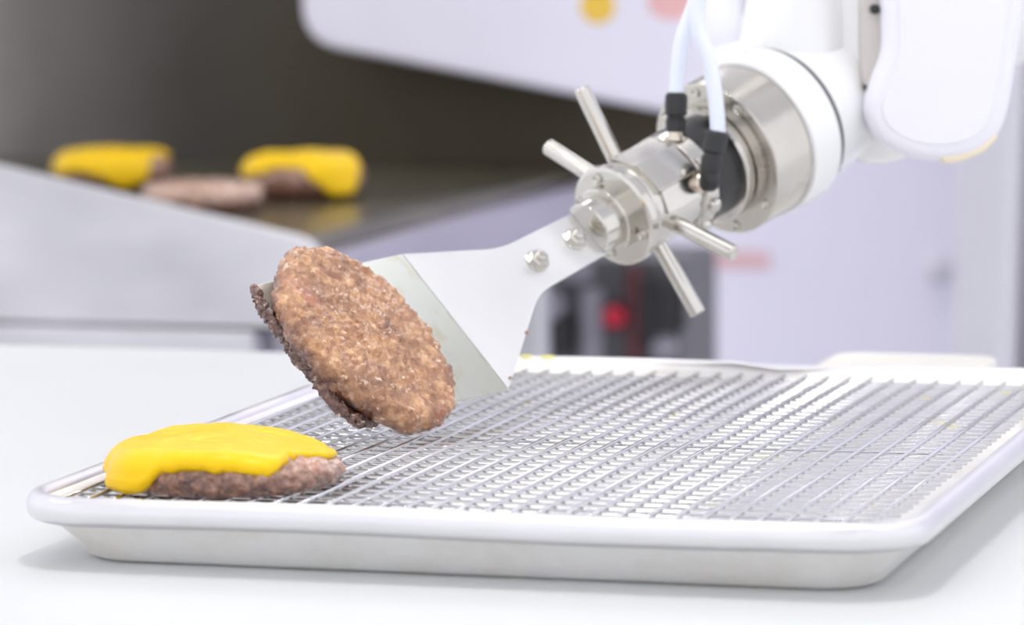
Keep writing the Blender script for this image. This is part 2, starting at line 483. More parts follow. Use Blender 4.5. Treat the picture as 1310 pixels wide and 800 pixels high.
# posts in front of the back wall
def post(name, x0, x1, y0, y1, label, lean=0.0):
    V, F = box(x0, x1, y0, y1, 0, RH, 0.02, 4)
    V = [Vector((v.x + lean * (v.z - 0.7), v.y, v.z)) for v in V]
    o = mesh_obj(name, V, F, M_post, None, True); o['kind'] = 'structure'; o['label'] = label
    return o
post('trim_1', -0.345, -0.278, 2.72, 2.86, 'pale grey post in front of the back wall', 0.03)
post('trim_2', -0.272, -0.15, 2.74, 2.90, 'wide pale grey post at the right edge of the wall')

# round boss, and a pink reflection painted as a strip on the wall
g = lathe((-0.407, RY1, 0.697), (0, -1, 0), [(0, 0.016), (0.008, 0.016), (0.012, 0.012), (0.012, 0.007), (0.016, 0.006), (0.017, 0.003)], 24)
mesh_obj('round_boss', *g, M_post, wb, True)
pl = prism(round_poly([(-.05, -.008), (.05, -.008), (.05, .010), (-.05, .010)], .006), (-0.645, RY1 - .002, 0.702), (1, 0, 0), (0, 0, 1), (0, 1, 0), .002)
tag(mesh_obj('pink_reflection', *pl, M_pink, None, False, (-0.645, RY1, 0.702)), 'faint pink reflection painted as a strip on the back wall behind the tool', 'reflection')

# ------------------------------------------------------------------ work table
TZ = 0.9
t = empty('work_table', (-0.1, -0.2, 0))
tag(t, 'white laminate work table under the sheet pan', 'table')
mesh_obj('table_top', *box(-1.3, 0.75, -0.95, 0.432, TZ - 0.04, TZ, 0.004, 3), M_table, t, True, sharp=40)
for sx in (-1.22, 0.67):
    for sy in (-0.87, 0.35):
        mesh_obj('leg', *box(sx - .025, sx + .025, sy - .025, sy + .025, 0, TZ - 0.04, 0.004), M_leg, t, False)
mesh_obj('apron', *box(-1.2, 0.65, 0.33, 0.36, TZ - .11, TZ - .04), M_leg, t, False)
mesh_obj('apron', *box(-1.2, .65, -.88, -.85, TZ - .11, TZ - .04), M_leg, t, False)

# ------------------------------------------------------------------ sheet pan
RZ = 0.926
HX, HY = 0.165, 0.2285
def rrect(hx, hy, r, nc=9, ns=14):
    P = []
    for cx, cy, a0 in ((1, 1, 0), (-1, 1, PI / 2), (-1, -1, PI), (1, -1, 1.5 * PI)):
        c = Vector((cx * (hx - r), cy * (hy - r)))
        arc = [(c.x + r * math.cos(a0 + PI / 2 * k / nc), c.y + r * math.sin(a0 + PI / 2 * k / nc)) for k in range(nc + 1)]
        P.append(arc)
    out = []
    for i in range(4):
        out += P[i]
        a, b = P[i][-1], P[(i + 1) % 4][0]
        for k in range(1, ns): out.append((a[0] + (b[0] - a[0]) * k / ns, a[1] + (b[1] - a[1]) * k / ns))
    return out
def dent(x, y, z):
    """the far rim is knocked down a little to the right of the middle"""
    if y > 0.19 and z > 0.915:
        k = max(0.0, min(1.0, (x + 0.0) / 0.008)) * max(0.0, min(1.0, (0.050 - x) / 0.022))
        z -= 0.0022 * k
    z -= 0.0004 * math.sin(x * 31) * (1 if z > 0.915 else 0)
    return Vector((x, y, z))
def loops(defs, cap_first, cap_last):
    V, F = [], []
    n = None
    for ins, z, r in defs:
        L = rrect(HX - ins, HY - ins, r); n = len(L)
        V += [dent(x, y, z) for x, y in L]
    for j in range(len(defs) - 1):
        for i in range(n): F.append((j * n + i, j * n + (i + 1) % n, (j + 1) * n + (i + 1) % n, (j + 1) * n + i))
    if cap_first: F.append(tuple(range(n)))
    if cap_last: F.append(tuple((len(defs) - 1) * n + i for i in range(n)))
    return V, F
pan = empty('sheet_pan', (0, 0, TZ))
tag(pan, 'dull aluminium half sheet pan with a rolled rim on the white table', 'baking pan')
mesh_obj('pan_body', *loops([(0.026, TZ + .0016, .016), (0.0225, TZ + .0022, .018), (0.0205, TZ + .0045, .020), (0.0110, RZ - .0050, .024), (0.0082, RZ - .0026, .0225),
    (0.0060, RZ - .0045, .024), (0.0072, RZ - .0088, .0228), (0.0090, RZ - .0105, .0225), (0.0172, TZ + .0055, .022), (0.0195, TZ + .0018, .020), (0.023, TZ + .0002, .018), (0.026, TZ + .0001, .016)], True, True), M_pan, pan, True, sharp=60)
rim = []
for k in range(17):
    a = math.radians(200 - 320 * k / 16)
    ins_ = 0.0044 - 0.0044 * math.cos(a)
    rim.append((ins_, RZ - 0.0052 + 0.0052 * math.sin(a), 0.031 - ins_))
mesh_obj('rolled_rim', *loops(rim, False, False), M_rim, pan, True)
# yellow reflections on the far rim, painted as small flat spots
for i, (sx, sw) in enumerate(((-0.097, 0.0035), (-0.087, 0.0050))):
    V, F = lathe((sx, HY - 0.005, RZ - 0.0006), (0, 0, 1), [(0, 1), (0.0006, 0.8), (0.0011, 0.4), (0.0012, 0.0)], 14)
    V = [Vector((sx + (v.x - sx) * sw, HY - 0.005 + (v.y - HY + 0.005) * 0.0022, v.z)) for v in V]
    mesh_obj('yellow_glint', V, F, M_glint, pan, True)

# ------------------------------------------------------------------ wire rack
RT = RZ - 0.003            # top of the long wires
WR = 0.00085
rack = empty('wire_rack', (-0.003, 0.0, TZ + 0.002))
tag(rack, 'chromed wire cooling rack lying inside the sheet pan', 'rack')
RL = Vector(rack.location)
nx, ny = 31, 37
X0, X1, Y0, Y1 = -0.1555, 0.1475, -0.2, 0.203
g = rod((X0, 0, 0), (X1, 0, 0), WR, 8, .0004)
cw0 = mesh_obj('cross_wire', [v for v in g[0]], g[1], M_wire, None, True)
g = rod((0, Y0 - .004, 0), (0, Y1 + .004, 0), WR, 8, .0004)
lw0 = mesh_obj('long_wire', g[0], g[1], M_wire, None, True)
for o in (cw0, lw0): o.parent = rack
zc, zl = RT - 3 * WR, RT - WR
for i in range(ny):
    y = Y0 + (Y1 - Y0) * i / (ny - 1) + random.uniform(-.0003, .0003)
    o = cw0 if i == 0 else share('cross_wire', cw0, rack, (0, 0, 0))
    o.location = Vector((0.0, y, zc + random.uniform(-.00015, .00015))) - RL
    o.rotation_euler = (0, random.uniform(-.0006, .0006), random.uniform(-.0012, .0012))
for i in range(nx):
    x = X0 + 0.005 + (X1 - X0 - 0.010) * i / (nx - 1)
    o = lw0 if i == 0 else share('long_wire', lw0, rack, (0, 0, 0))
    o.location = Vector((x, 0, zl)) - RL
    o.rotation_euler = (0, 0, random.uniform(-.001, .001))
g = rod((X0 + .012, 0, 0), (X1 - .012, 0, 0), 0.0019, 10, .0006)
sb0 = mesh_obj('support_bar', g[0], g[1], M_wire, None, True); sb0.parent = rack
for i, y in enumerate((-0.178, -0.012, 0.183)):
    o = sb0 if i == 0 else share('support_bar', sb0, rack, (0, 0, 0))
    o.location = Vector((0, y, zc - WR - 0.0019)) - RL
k = 0
for y in (-0.178, -0.012, 0.183):
    for x in (-0.100, 0.085):
        g = tube(spline([(x - .012, y, zc - WR - .004), (x - .012, y, TZ + .007), (x - .008, y, TZ + .0035), (x + .008, y, TZ + .0035), (x + .012, y, TZ + .007), (x + .012, y, zc - WR - .004)], 5), 0.0016, 8)
        mesh_obj('rack_foot', *g, M_wire, rack, True)

# ------------------------------------------------------------------ burger patties
def shape_r(R, seed, th):
    return R * (1 + 0.045 * noise.noise(Vector((math.cos(th) * 1.3 + seed * 3.7, math.sin(th) * 1.3, seed))) + 0.02 * noise.noise(Vector((math.cos(th) * 3.1, math.sin(th) * 3.1 + seed, 4.2))))

def lumps(p, seed, amp):
    q = p * 1000.0
    s = Vector((seed * 11.3, seed * 5.1, seed * 7.7))
    d = noise.voronoi(q / 4.6 + s)[0]
    a = (d[1] - d[0])
    f = noise.fractal(q / 9.0 + s, 0.9, 2.1, 4)
    f2 = noise.fractal(q / 1.8 + s, 0.8, 2.0, 3)
    return amp * (1.3 * min(a, 0.6) - 0.35 + 0.8 * f + 0.34 * f2)

def patty_geo(R, T, seed, nt=200, amp=0.0011, crown=0.0012, sector=None):
    prof = []
    c = T * 0.46
    top, bot, side = 46, 18, 26
    for j in range(top): prof.append((j / top, 0, 'top'))
    V = []
    rings = []
    for j in range(1, top): rings.append(('t', j / top))
    for j in range(side + 1): rings.append(('s', j / side))
    for j in range(1, bot): rings.append(('b', 1 - j / bot))
    SR = [0.0]
    cen_t = Vector((0, 0, T + crown)); V.append(cen_t + Vector((0, 0, lumps(cen_t, seed, amp))))
    for kind, u in rings:
        for i in range(nt):
            th = 2 * PI * i / nt
            Rp = shape_r(R, seed, th)
            if kind == 't':
                r = (Rp - c) * u; z = T + crown * (1 - u * u); n = Vector((0, 0, 1))
            elif kind == 'b':
                r = (Rp - c) * u; z = 0; n = Vector((0, 0, -0.15))
            else:
                a = PI / 2 - PI * u
                r = Rp - c + c * math.cos(a); z = T / 2 + (T / 2) * math.sin(a); n = Vector((math.cos(a) * math.cos(th), math.cos(a) * math.sin(th), max(math.sin(a), -0.15)))
            p = Vector((r * math.cos(th), r * math.sin(th), z))
            V.append(p + n * lumps(p, seed, amp))
            k = 0.0 if kind == 't' else (1.0 if kind == 'b' else max(0.0, min(1.0, (u - 0.30) / 0.35)))
            if sector is not None: k *= 0.25 + 0.75 * max(0.0, math.cos(th - math.radians(sector)))
            SR.append(max(0.0, min(1.0, k + (0.5 * noise.noise(p * 260) if k > 0 else 0))))
    V.append(Vector((0, 0, 0))); SR.append(1.0)
    F = []
    for i in range(nt): F.append((0, 1 + i, 1 + (i + 1) % nt))
    for j in range(len(rings) - 1):
        for i in range(nt):
            a, b = 1 + j * nt + i, 1 + j * nt + (i + 1) % nt
            F.append((a, a + nt, b + nt, b))
    L = len(V) - 1; s = 1 + (len(rings) - 1) * nt
    for i in range(nt): F.append((L, s + (i + 1) % nt, s + i))
    return V, F, SR

def sear(o, SR):
    at = o.data.attributes.new('sear', 'FLOAT', 'POINT')
    at.data.foreach_set('value', SR)

def interp_deg(tbl, deg):
    deg %= 360
    pts = sorted(tbl); pts = [(pts[-1][0] - 360, pts[-1][1])] + pts + [(pts[0][0] + 360, pts[0][1])]
    for (a, va), (b, vb) in zip(pts, pts[1:]):
        if a <= deg <= b:
            t = (deg - a) / (b - a); t = t * t * (3 - 2 * t)
            return va + (vb - va) * t
    return 0

def cheese_geo(R, T, seed, table, thick=0.0027, crown=0.0012, nt=180, nr=60):
    """a slice melted over a patty; table: degrees -> how far it reaches past (+) or short of (-) the shoulder, in metres"""
    c = T * 0.46
    reach = lambda th: interp_deg(table, math.degrees(th)) + 0.0011 * noise.noise(Vector((math.cos(th) * 5, math.sin(th) * 5, seed))) + 0.0005 * noise.noise(Vector((math.cos(th) * 14, math.sin(th) * 14, seed)))
    V, F = [], []
    V.append(Vector((0, 0, T + crown + thick)))
    def P(th, l, off):
        Rp = shape_r(R, seed, th); flat = Rp - c; arc = c * PI / 2
        if l < flat:
            z = T + crown * (1 - (l / flat) ** 2); r = l; n = Vector((0, 0, 1))
        elif l < flat + arc:
            a = (l - flat) / c; r = flat + c * math.sin(a); z = T / 2 + (T / 2) * math.cos(a); n = Vector((math.sin(a), 0, math.cos(a)))
        else:
            r = Rp + 0.0006; z = T / 2 - (l - flat - arc); n = Vector((1, 0, 0.1)).normalized()
            if z < 0.0012: r += 0.0012 - z; z = 0.0012; n = Vector((0.5, 0, 0.8))
        r += n.x * off; z += n.z * off
        return Vector((r * math.cos(th), r * math.sin(th), z))
    for j in range(1, nr + 1):
        t = j / nr
        for i in range(nt):
            th = 2 * PI * i / nt
            Lm = shape_r(R, seed, th) - c + reach(th)
            l = Lm * t
            wav = 0.0017 * noise.noise(Vector((l * math.cos(th) * 48, l * math.sin(th) * 48, seed))) + 0.0005 * noise.noise(Vector((l * math.cos(th) * 170, l * math.sin(th) * 170, seed + 3)))
            e = max(0.0, 1 - ((1 - t) / 0.06)) if t > 0.94 else 0
            bead = 0.0002 * math.exp(-((t - 0.93) / 0.035) ** 2)
            off = (thick + wav + bead) * math.sqrt(max(0.0, 1 - e * e)) + (-0.0004 if t == 1 else 0)
            V.append(P(th, l, off))
    for i in range(nt):   # tucked under, inside the meat
        th = 2 * PI * i / nt
        Lm = shape_r(R, seed, th) - c + reach(th)
        V.append(P(th, Lm * 0.96, -0.0012))
    for i in range(nt): F.append((0, 1 + i, 1 + (i + 1) % nt))
    for j in range(nr):
        for i in range(nt):
            a, b = 1 + j * nt + i, 1 + j * nt + (i + 1) % nt
            F.append((a, a + nt, b + nt, b))
    return V, F

def put(V, org, ex, ey, ez):
    org, ex, ey, ez = Vector(org), Vector(ex), Vector(ey), Vector(ez)
    return [org + ex * v.x + ey * v.y + ez * v.z for v in V]

YAW = math.radians(15.85)
def slump(V, R):
    """thinner towards its right end, sagging a little at the left"""
    out = []
    for v in V:
        k = 1 - 0.36 * max(0.0, min(1.1, v.x / R)) ** 1.2 - 0.14 * max(0.0, min(1.1, -v.x / R)) ** 2.5 + 0.05 * math.exp(-((v.x + 0.1 * R) / (0.5 * R)) ** 2)
        out.append(Vector((v.x, v.y, v.z * k)))
    return out

def place_patty(name, label, loc, R, T, seed, table, mat, rot, parent=None, group=None, nt=200, amp=0.0011, sag=False):
    root = empty(name, loc); root.rotation_euler = (0, 0, rot)
    tag(root, label, 'patty', group)
    V, F, SR = patty_geo(R, T, seed, nt, amp)
    if sag: V = slump(V, R)
    o = mesh_obj('meat', V, F, mat, None, True); o.parent = root
    sear(o, SR)
    if table:
        V, F = cheese_geo(R, T, seed, table)
        if sag: V = slump(V, R)
        c = mesh_obj('cheese', V, F, M_cheese, None, True); c.parent = root
    return root

# degrees are counted from the patty's right, as seen from the camera side; 270 faces the camera
front_tbl = [(0, .003), (20, .0055), (60, .007), (110, .008), (150, .009), (185, .013), (205, .0165), (218, .018), (227, .0160), (243, .0085), (254, .0070),
             (266, .0084), (280, .0078), (293, .0088), (308, .002), (318, -.004), (332, -.0055), (346, -.0035), (354, .0015)]
place_patty('burger_patty', 'cheese-topped burger patty resting on the wire rack', (-0.1030, -0.1620, RT), 0.0425, 0.0142, 1.0, front_tbl, M_meat2, YAW, nt=280, amp=0.0021, sag=True)

grid_z = 0.896
tblA = [(0, .010), (40, .012), (90, .014), (140, .016), (180, .020), (215, .021), (240, .018), (258, .020), (285, .030), (305, .026), (322, .010), (338, .002)]
place_patty('burger_patty', 'cheese-topped patty on the griddle, left of the two', (-0.787, 1.497, grid_z), 0.045, 0.026, 2.0, tblA, M_meat2, YAW, nt=120)
tblB = [(0, .006), (40, .006), (90, .008), (140, .008), (180, .018), (205, .022), (230, .018), (248, .013), (268, .013), (284, .024), (300, .034), (322, .034), (338, .018), (350, .010)]
place_patty('burger_patty', 'cheese-topped patty on the griddle, right of the two', (-0.606, 1.423, grid_z), 0.045, 0.031, 3.0, tblB, M_meat2, YAW, nt=120)
place_patty('burger_patty', 'bare grey-brown patty cooking between the two cheese-topped ones', (-0.642, 1.300, grid_z), 0.045, 0.020, 4.0, None, M_meat3, 0.4, nt=120)

# ------------------------------------------------------------------ robot arm with spatula
bA, bB, bC, bD = Vector((-0.1340, -0.0434, 0.9833)), Vector((-0.0873, -0.0524, 0.9317)), Vector((-0.0589, 0.0601, 0.9320)), Vector((-0.1075, 0.0709, 0.9860))
bN = Vector((0.7127, -0.1810, 0.6777)).normalized()
T0 = Vector((-0.0385, 0.1522, 0.9957))
TS = T0 - Vector((-0.0354, 0.1402, 0.9968))
AX = Vector((0.4715, 0.8259, 0.3091)).normalized()
E1 = Vector((0.6795, -0.1168, -0.7243)); E1 = (E1 - AX * E1.dot(AX)).normalized()
E2 = AX.cross(E1)
FN = -E2                                   # side of the handle that faces the camera
def tp(s, r, deg):                         # a point of the tool: along the axis, out from it, round it
    a = math.radians(deg)
    return T0 + AX * s + (E1 * math.cos(a) + E2 * math.sin(a)) * r
robot = empty('robot_arm', (0.55, 1.0, 0.0))
tag(robot, 'white robot arm holding a steel spatula over the sheet pan', 'robot arm')

# spatula: blade, shoulder and handle in one bent sheet
TH = 0.0016
def sheet(poly, nrm, mat, name, parent, radii=0.0, bev=0.0004):
    o = poly[0]; ex = (poly[1] - poly[0]).normalized(); ey = nrm.cross(ex)
    ol = [((p - o).dot(ex), (p - o).dot(ey)) for p in poly]
    ol = round_poly(ol, radii, 5) if radii else ol
    g = prism(ol, o - nrm * TH, ex, ey, nrm, TH, bev, 2)
    return mesh_obj(name, *g, mat, parent, True, sharp=35)
h1, h2, h3, h4 = Vector((-0.0748, 0.1042, 0.9859)), Vector((-0.0523, 0.1412, 0.9984)), Vector((-0.0375, 0.1371, 0.9812)), Vector((-0.0572, 0.1018, 0.9676))
h2 = h2 + AX * 0.006; h3 = h3 + AX * 0.006
handle = sheet([bD, h1, h2, h3, h4, bC], FN, M_blade, 'spatula_handle', robot, [0.0, .008, .002, .002, .008, 0.0])
# trim the two blade corners on the free edge
sheet([bA, bD, bC, bB], bN, M_blade2, 'spatula_blade', robot, [.007, 0.0005, 0.0005, .007])

# hexagonal bolts on the handle
def bolt(c, n, parent, R=0.0042, name='bolt'):
    n = Vector(n).normalized()
    g1 = lathe(c, n, [(0, R * 1.25), (.0009, R * 1.25), (.0011, R * 1.15)], 24)
    g2 = lathe(c + n * .001, n, [(0, R), (.0026, R), (.0031, R * .86)], 6, ref=E1 + AX * .2)
    g3 = lathe(c + n * .004, n, [(0, R * .5), (.0016, R * .5), (.002, R * .36)], 16)
    return mesh_obj(name, *join(g1, g2, g3), M_steel, parent, True, sharp=30)
bolt(Vector((-0.0498, 0.1316, 0.9875)), FN, handle)
bolt(Vector((-0.0609, 0.1117, 0.9798)), FN, handle)

# charred crust along the blade's free edge
edge = []
P0 = bA + (bD - bA) * 0.04
crp = [bA + (bD - bA) * 0.02, bA + (bB - bA) * 0.12, bA + (bB - bA) * 0.30, bA + (bB - bA) * 0.5, bA + (bB - bA) * 0.72, bA + (bB - bA) * 0.9, bB + (bC - bB) * 0.06, bB + (bC - bB) * 0.14]
ob = (bA - bD).normalized()
crp = [p + ob * (0.0042 * math.sin(PI * i / (len(crp) - 1)) ** 0.8) for i, p in enumerate(crp)]
sp = spline(crp, 26)
rr = [0.0012 + 0.0030 * max(0, math.sin(PI * min(1, max(0, i / (len(sp) - 1))))) ** 0.6 * (0.55 + 0.45 * noise.noise(Vector((i * .07, 3, 1)))) for i in range(len(sp))]
V, F = tube([p - bN * .0006 for p in sp], rr, 22)
V2 = []
for v in V:
    n = Vector((noise.noise(v * 700), noise.noise(v * 700 + Vector((9, 2, 1))), noise.noise(v * 700 + Vector((1, 7, 5)))))
    n2 = Vector((noise.noise(v * 1500), noise.noise(v * 1500 + Vector((9, 2, 1))), noise.noise(v * 1500 + Vector((1, 7, 5)))))
    V2.append(v + n * .0011 + n2 * .0006)
mesh_obj('charred_crust', V2, F, M_char, robot, True)

# tool body: front disc, body, rear plate
g = lathe(T0, AX, [(0, 0.0212), (0.0006, 0.0222), (0.0010, 0.0226), (0.0046, 0.0226), (0.0052, 0.0222), (0.0056, 0.0205), (0.0075, 0.0202), (0.0085, 0.0208), (0.036, 0.0208), (0.0365, 0.0222), (0.037, 0.0226), (0.0445, 0.0226), (0.045, 0.022)], 72)
tool = mesh_obj('tool_body', *g, M_steel, robot, True, sharp=28)
# flats milled on the body
for dg, wd, rr_, s0, s1 in ((-92, .0080, .0228, .010, .0345), (-128, .0070, .0224, .010, .034), (-58, .0055, .0219, .012, .033)):
    a = math.radians(dg); d = E1 * math.cos(a) + E2 * math.sin(a); tdir = AX.cross(d)
    V, F = box(-wd, wd, -.006, 0, 0, s1 - s0, .0006, 2)
    V = [T0 + AX * (s0 + v.z) + tdir * v.x + d * (rr_ + v.y) for v in V]
    mesh_obj('mounting_pad', V, F, M_steel, tool, True, sharp=30)
# clevis: two half-round steps that clamp the handle
for nm, s0, s1, r_ in (('clevis_block', -0.0165, -0.0060, 0.0122), ('clevis_step', -0.0062, 0.0005, 0.0150)):
    g = lathe(T0 + AX * s0 + FN * 0.0001, AX, [(0, r_ - .0006), (.0006, r_), (s1 - s0 - .0004, r_), (s1 - s0, r_ - .0004)], 36, ref=E1, a0=PI, a1=2 * PI)
    mesh_obj(nm, *g, M_steel, tool, True, sharp=30)
g = lathe(T0 + AX * -0.0165 - FN * TH, AX, [(0, .0100), (.0006, .0106), (.0165, .0106), (.017, .010)], 36, ref=E1, a0=0, a1=PI)
mesh_obj('clevis_lower_block', *g, M_steel, tool, True, sharp=30)
# screws sunk in the front disc
for dg in (-150, -25, 60, 200 - 50):
    c = tp(0.0, 0.0178, dg)
    g = lathe(c, -AX, [(-.0005, .0024), (.0010, .0024), (.0014, .0019), (.0006, .0012), (.0004, .0)], 18)
    mesh_obj('disc_screw', *g, M_steel2, tool, True, sharp=30)
# radial lever pins
for dg, L in ((-157.8, .0555), (157.8, .0528), (-28.3, .0555), (17.1, .0547)):
    g = rod(tp(.016, .0185, dg), tp(.016, L, dg), .0036, 20, .0007)
    mesh_obj('lever_pin', *g, M_steel, tool, True, sharp=30)
# round screws on the rear plate
for dg, s in ((-26, .041), (8, .041), (-75, .041)):
    a = math.radians(dg); d = E1 * math.cos(a) + E2 * math.sin(a)
    g = lathe(tp(s, .0222, dg), d, [(0, .0036), (.0018, .0036), (.0030, .0026), (.0034, .0010), (.0034, 0)], 20)
    mesh_obj('plate_screw', *g, M_steel, tool, True, sharp=40)
# black spacer, steel ring, big turned flange
g = lathe(T0, AX, [(.0445, .018), (.0452, .0222), (.0455, .0228), (.060, .0228), (.0604, .022)], 64)
mesh_obj('black_spacer', *g, M_black, robot, True, sharp=30)
g = lathe(T0, AX, [(.0590, .020), (.0594, .0258), (.0600, .0264), (.0640, .0264), (.0646, .0258), (.0648, .0246), (.0660, .0246), (.0662, .0262), (.0690, .0262)], 64)
mesh_obj('steel_ring', *g, M_steel, robot, True, sharp=30)
g = lathe(T0, AX, [(.0690, .020), (.0690, .0345), (.0696, .0352), (.0935, .0352)], 96)
fl = mesh_obj('turned_flange', *g, M_steel2, robot, True, sharp=30)
for dg in (-100, -10, 35, 80, 125, 170, 215):
    c = tp(.0690, .0312, dg)
    mesh_obj('flange_screw', *lathe(c, -AX, [(-.0004, .0022), (.0006, .0022), (.0009, .0018), (.0002, .0012), (.0001, 0)], 14), M_steel, fl, True, sharp=30)

# air fittings and tubes
fb = Vector((-0.0135, 0.1655, 1.0285)) + TS; ft = Vector((-0.0133, 0.1666, 1.0490)) + TS
g = lathe(fb - (ft - fb) * .25, ft - fb, [(0, .0036), (.005, .0036), (.005, .0052), (.0068, .0052), (.0068, .0034), (.009, .0034)], 20)
mesh_obj('fitting_base', *g, M_brass, tool, True, sharp=30)
g = lathe(fb, ft - fb, [(.0035, .0036), (.0042, .0043), (.009, .0045), (.0096, .0039), (.0106, .0039), (.0112, .0049), (.0185, .0049), (.0200, .0044), (.0206, .0036)], 28)
mesh_obj('air_fitting', *g, M_black, tool, True, sharp=30)
off = Vector((-0.0054, 0.0191, -0.0021)) + TS
g = tube(spline([fb + (ft - fb) * .5, Vector((-0.0079, 0.1475, 1.0505)) + off, Vector((-0.0075, 0.1488, 1.0608)) + off, Vector((-0.0059, 0.1507, 1.074)) + off, Vector((-0.0017, 0.1533, 1.0872)) + off, Vector((0.0028, 0.1562, 1.102)) + off, Vector((0.012, 0.18, 1.15)) + off, Vector((0.05, 0.24, 1.26))], 8), .0034, 18)
mesh_obj('air_tube', *g, M_tube, tool, True)
rb, rt = Vector((0.0040, 0.1535, 1.0128)) + TS, Vector((0.0074, 0.1562, 1.0335)) + TS
g1 = lathe(tp(.035, .019, -58), tp(.035, .03, -58) - tp(.035, .019, -58), [(0, .0042), (.0045, .0042), (.0052, .0036), (.0085, .0036)], 20)
mesh_obj('fitting_base', *g1, M_brass, tool, True, sharp=30)
g2 = tube(spline([tp(.035, .0255, -58), tp(.035, .0285, -58), rb + (rt - rb) * .06, rb + (rt - rb) * .25], 6), .0042, 18)
g3 = lathe(rb, rt - rb, [(.002, .0040), (.0035, .0047), (.0090, .0047), (.0098, .0042), (.0110, .0042), (.0116, .0053), (.0185, .0053), (.0200, .0048), (.0208, .0038)], 28)
mesh_obj('air_fitting', *join(g2, g3), M_black, tool, True, sharp=35)
off = Vector((0.0038, -0.0134, 0.0015)) + TS
g = tube(spline([rb + (rt - rb) * .6, rt, Vector((0.0023, 0.1708, 1.0463)) + off, Vector((-0.0006, 0.1717, 1.0614)) + off, Vector((-0.0051, 0.1719, 1.0748)) + off, Vector((-0.0057, 0.173, 1.0865)) + off, Vector((-0.0018, 0.1758, 1.1014)) + off, Vector((0.012, 0.19, 1.15)), Vector((0.055, 0.245, 1.265))], 8), .0034, 18)
mesh_obj('air_tube', *g, M_tube, tool, True)

# white wrist
g = lathe(T0, AX, [(.0930, .030), (.0932, .0362), (.0940, .0370), (.1085, .0374), (.1110, .0368), (.1118, .0352), (.1119, .0335), (.150, .0300)], 96)
collar = mesh_obj('wrist_collar', *g, M_robot, robot, True, sharp=40)
mesh_obj('seam_shade_ring', *lathe(T0, AX, [(.1119, .030), (.1119, .0356), (.1150, .0352), (.1145, .030)], 80), M_grey, collar, True, sharp=30)  # dark ring stands in for the shade in the collar crevice
def capsule(p, q, r0, r1, n=40, rings=10):
    p, q = Vector(p), Vector(q); L = (q - p).length
    prof = [(-r0 * math.cos(PI / 2 * k / rings), r0 * math.sin(PI / 2 * k / rings)) for k in range(rings + 1)]
    prof += [(L + r1 * math.sin(PI / 2 * k / rings), r1 * math.cos(PI / 2 * k / rings)) for k in range(rings + 1)]
    prof[0] = (prof[0][0], 0); prof[-1] = (prof[-1][0], 0)
    return lathe(p, q - p, prof, n)
mesh_obj('wrist_motor_housing', *capsule((0.016, 0.262, 1.050), (0.026, 0.300, 1.150), .026, .026), M_robot, robot, True)
wj = mesh_obj('wrist_joint', *capsule((0.0513, 0.2850, 1.0415), (0.054, 0.300, 1.28), .0312, .034, 64, 14), M_robot, robot, True)
# shadow seam collar where the collar runs into the joint
mesh_obj('cable_sleeve', *tube(spline([(-0.006, 0.262, 1.045), (-0.0136, 0.2718, 1.0600), (-0.0163, 0.2726, 1.0720), (-0.0177, 0.274, 1.0847), (-0.0164, 0.2766, 1.1058), (0.0, .285, 1.16), (.05, .31, 1.24)], 6), .0125, 24), M_sleeve, robot, True)
# side cover of the wrist joint: thick rounded shell with an inset panel
cx_, cy_, cz_ = 0.0873, 0.2478, 1.0514
nv = Vector((0.31, -0.95, 0.0)).normalized(); rv = Vector((0, 0, 1)).cross(nv).normalized() * 1.0
if rv.x < 0: rv = -rv
uv = Vector((0, 0, 1))
S = 1.90 / 5510
px = [(1127, -330), (1126, -60), (1127, 0), (1129, 40), (1127, 70), (1117, 98), (1108, 128), (1109, 152), (1123, 177), (1150, 196), (1187, 206), (1225, 205), (1260, 193), (1282, 170), (1293, 138), (1301, 90), (1308, 40), (1313, 0), (1322, -100), (1330, -330)]
ol3 = spline([Vector(((x - 1205) * S, -(y - 100) * S, 0)) for x, y in px], 5)
ol = [(v.x, v.y) for v in ol3]
c0 = Vector((cx_, cy_, cz_))
cover = mesh_obj('side_cover', *prism(ol, c0 - nv * .030, rv, uv, nv, .030, .006, 5), M_cover, robot, True, sharp=50)
def inset(o, d):
    n = len(o); out = []
    ar = sum(o[i][0] * o[(i + 1) % n][1] - o[(i + 1) % n][0] * o[i][1] for i in range(n)); sg = 1 if ar > 0 else -1
    for i in range(n):
        a, b = Vector(o[i - 1]), Vector(o[(i + 1) % n]); t_ = (b - a).normalized()
        out.append((o[i][0] - t_.y * sg * d, o[i][1] + t_.x * sg * d))
    return out
mesh_obj('cover_panel', *prism(inset(ol, .0072), c0 - nv * .002, rv, uv, nv, .0030, .0008, 2), M_cover, cover, True, sharp=40)
so = [((x - 1205) * S, -(y - 100) * S) for x, y in ((1104, -300), (1140, -300), (1140, 100), (1122, 112), (1112, 120), (1106, 104), (1104, 60))]
mesh_obj('gap_shade_strip', *prism(round_poly(so, [.002, .002, .002, .002, .004, .004, .004], 4), c0 - nv * .020, rv, uv, nv, .012, .001, 2), M_beige, cover, True, sharp=40)  # beige strip put in for the shaded gap beside the cover
# worn primer showing along the lower right rim of the cover
wp = [((x - 1205) * S, -(y - 100) * S) for x, y in ((1205, 205), (1228, 203), (1258, 191), (1276, 173))]
mesh_obj('worn_edge', *tube(spline([c0 + rv * (a * 0.985) + uv * (b * .985) - nv * .004 for a, b in wp], 8), [.0008] + [.0024] * 23 + [.0008], 12), M_yellowpaint, cover, True)
mesh_obj('cover_screw', *lathe(c0 + rv * ((1121 - 1205) * S) + uv * ((100 - 12) * S) - nv * .0085, nv, [(0, .0022), (.003, .0022), (.004, .0014), (.004, 0)], 14), M_black, cover, True)
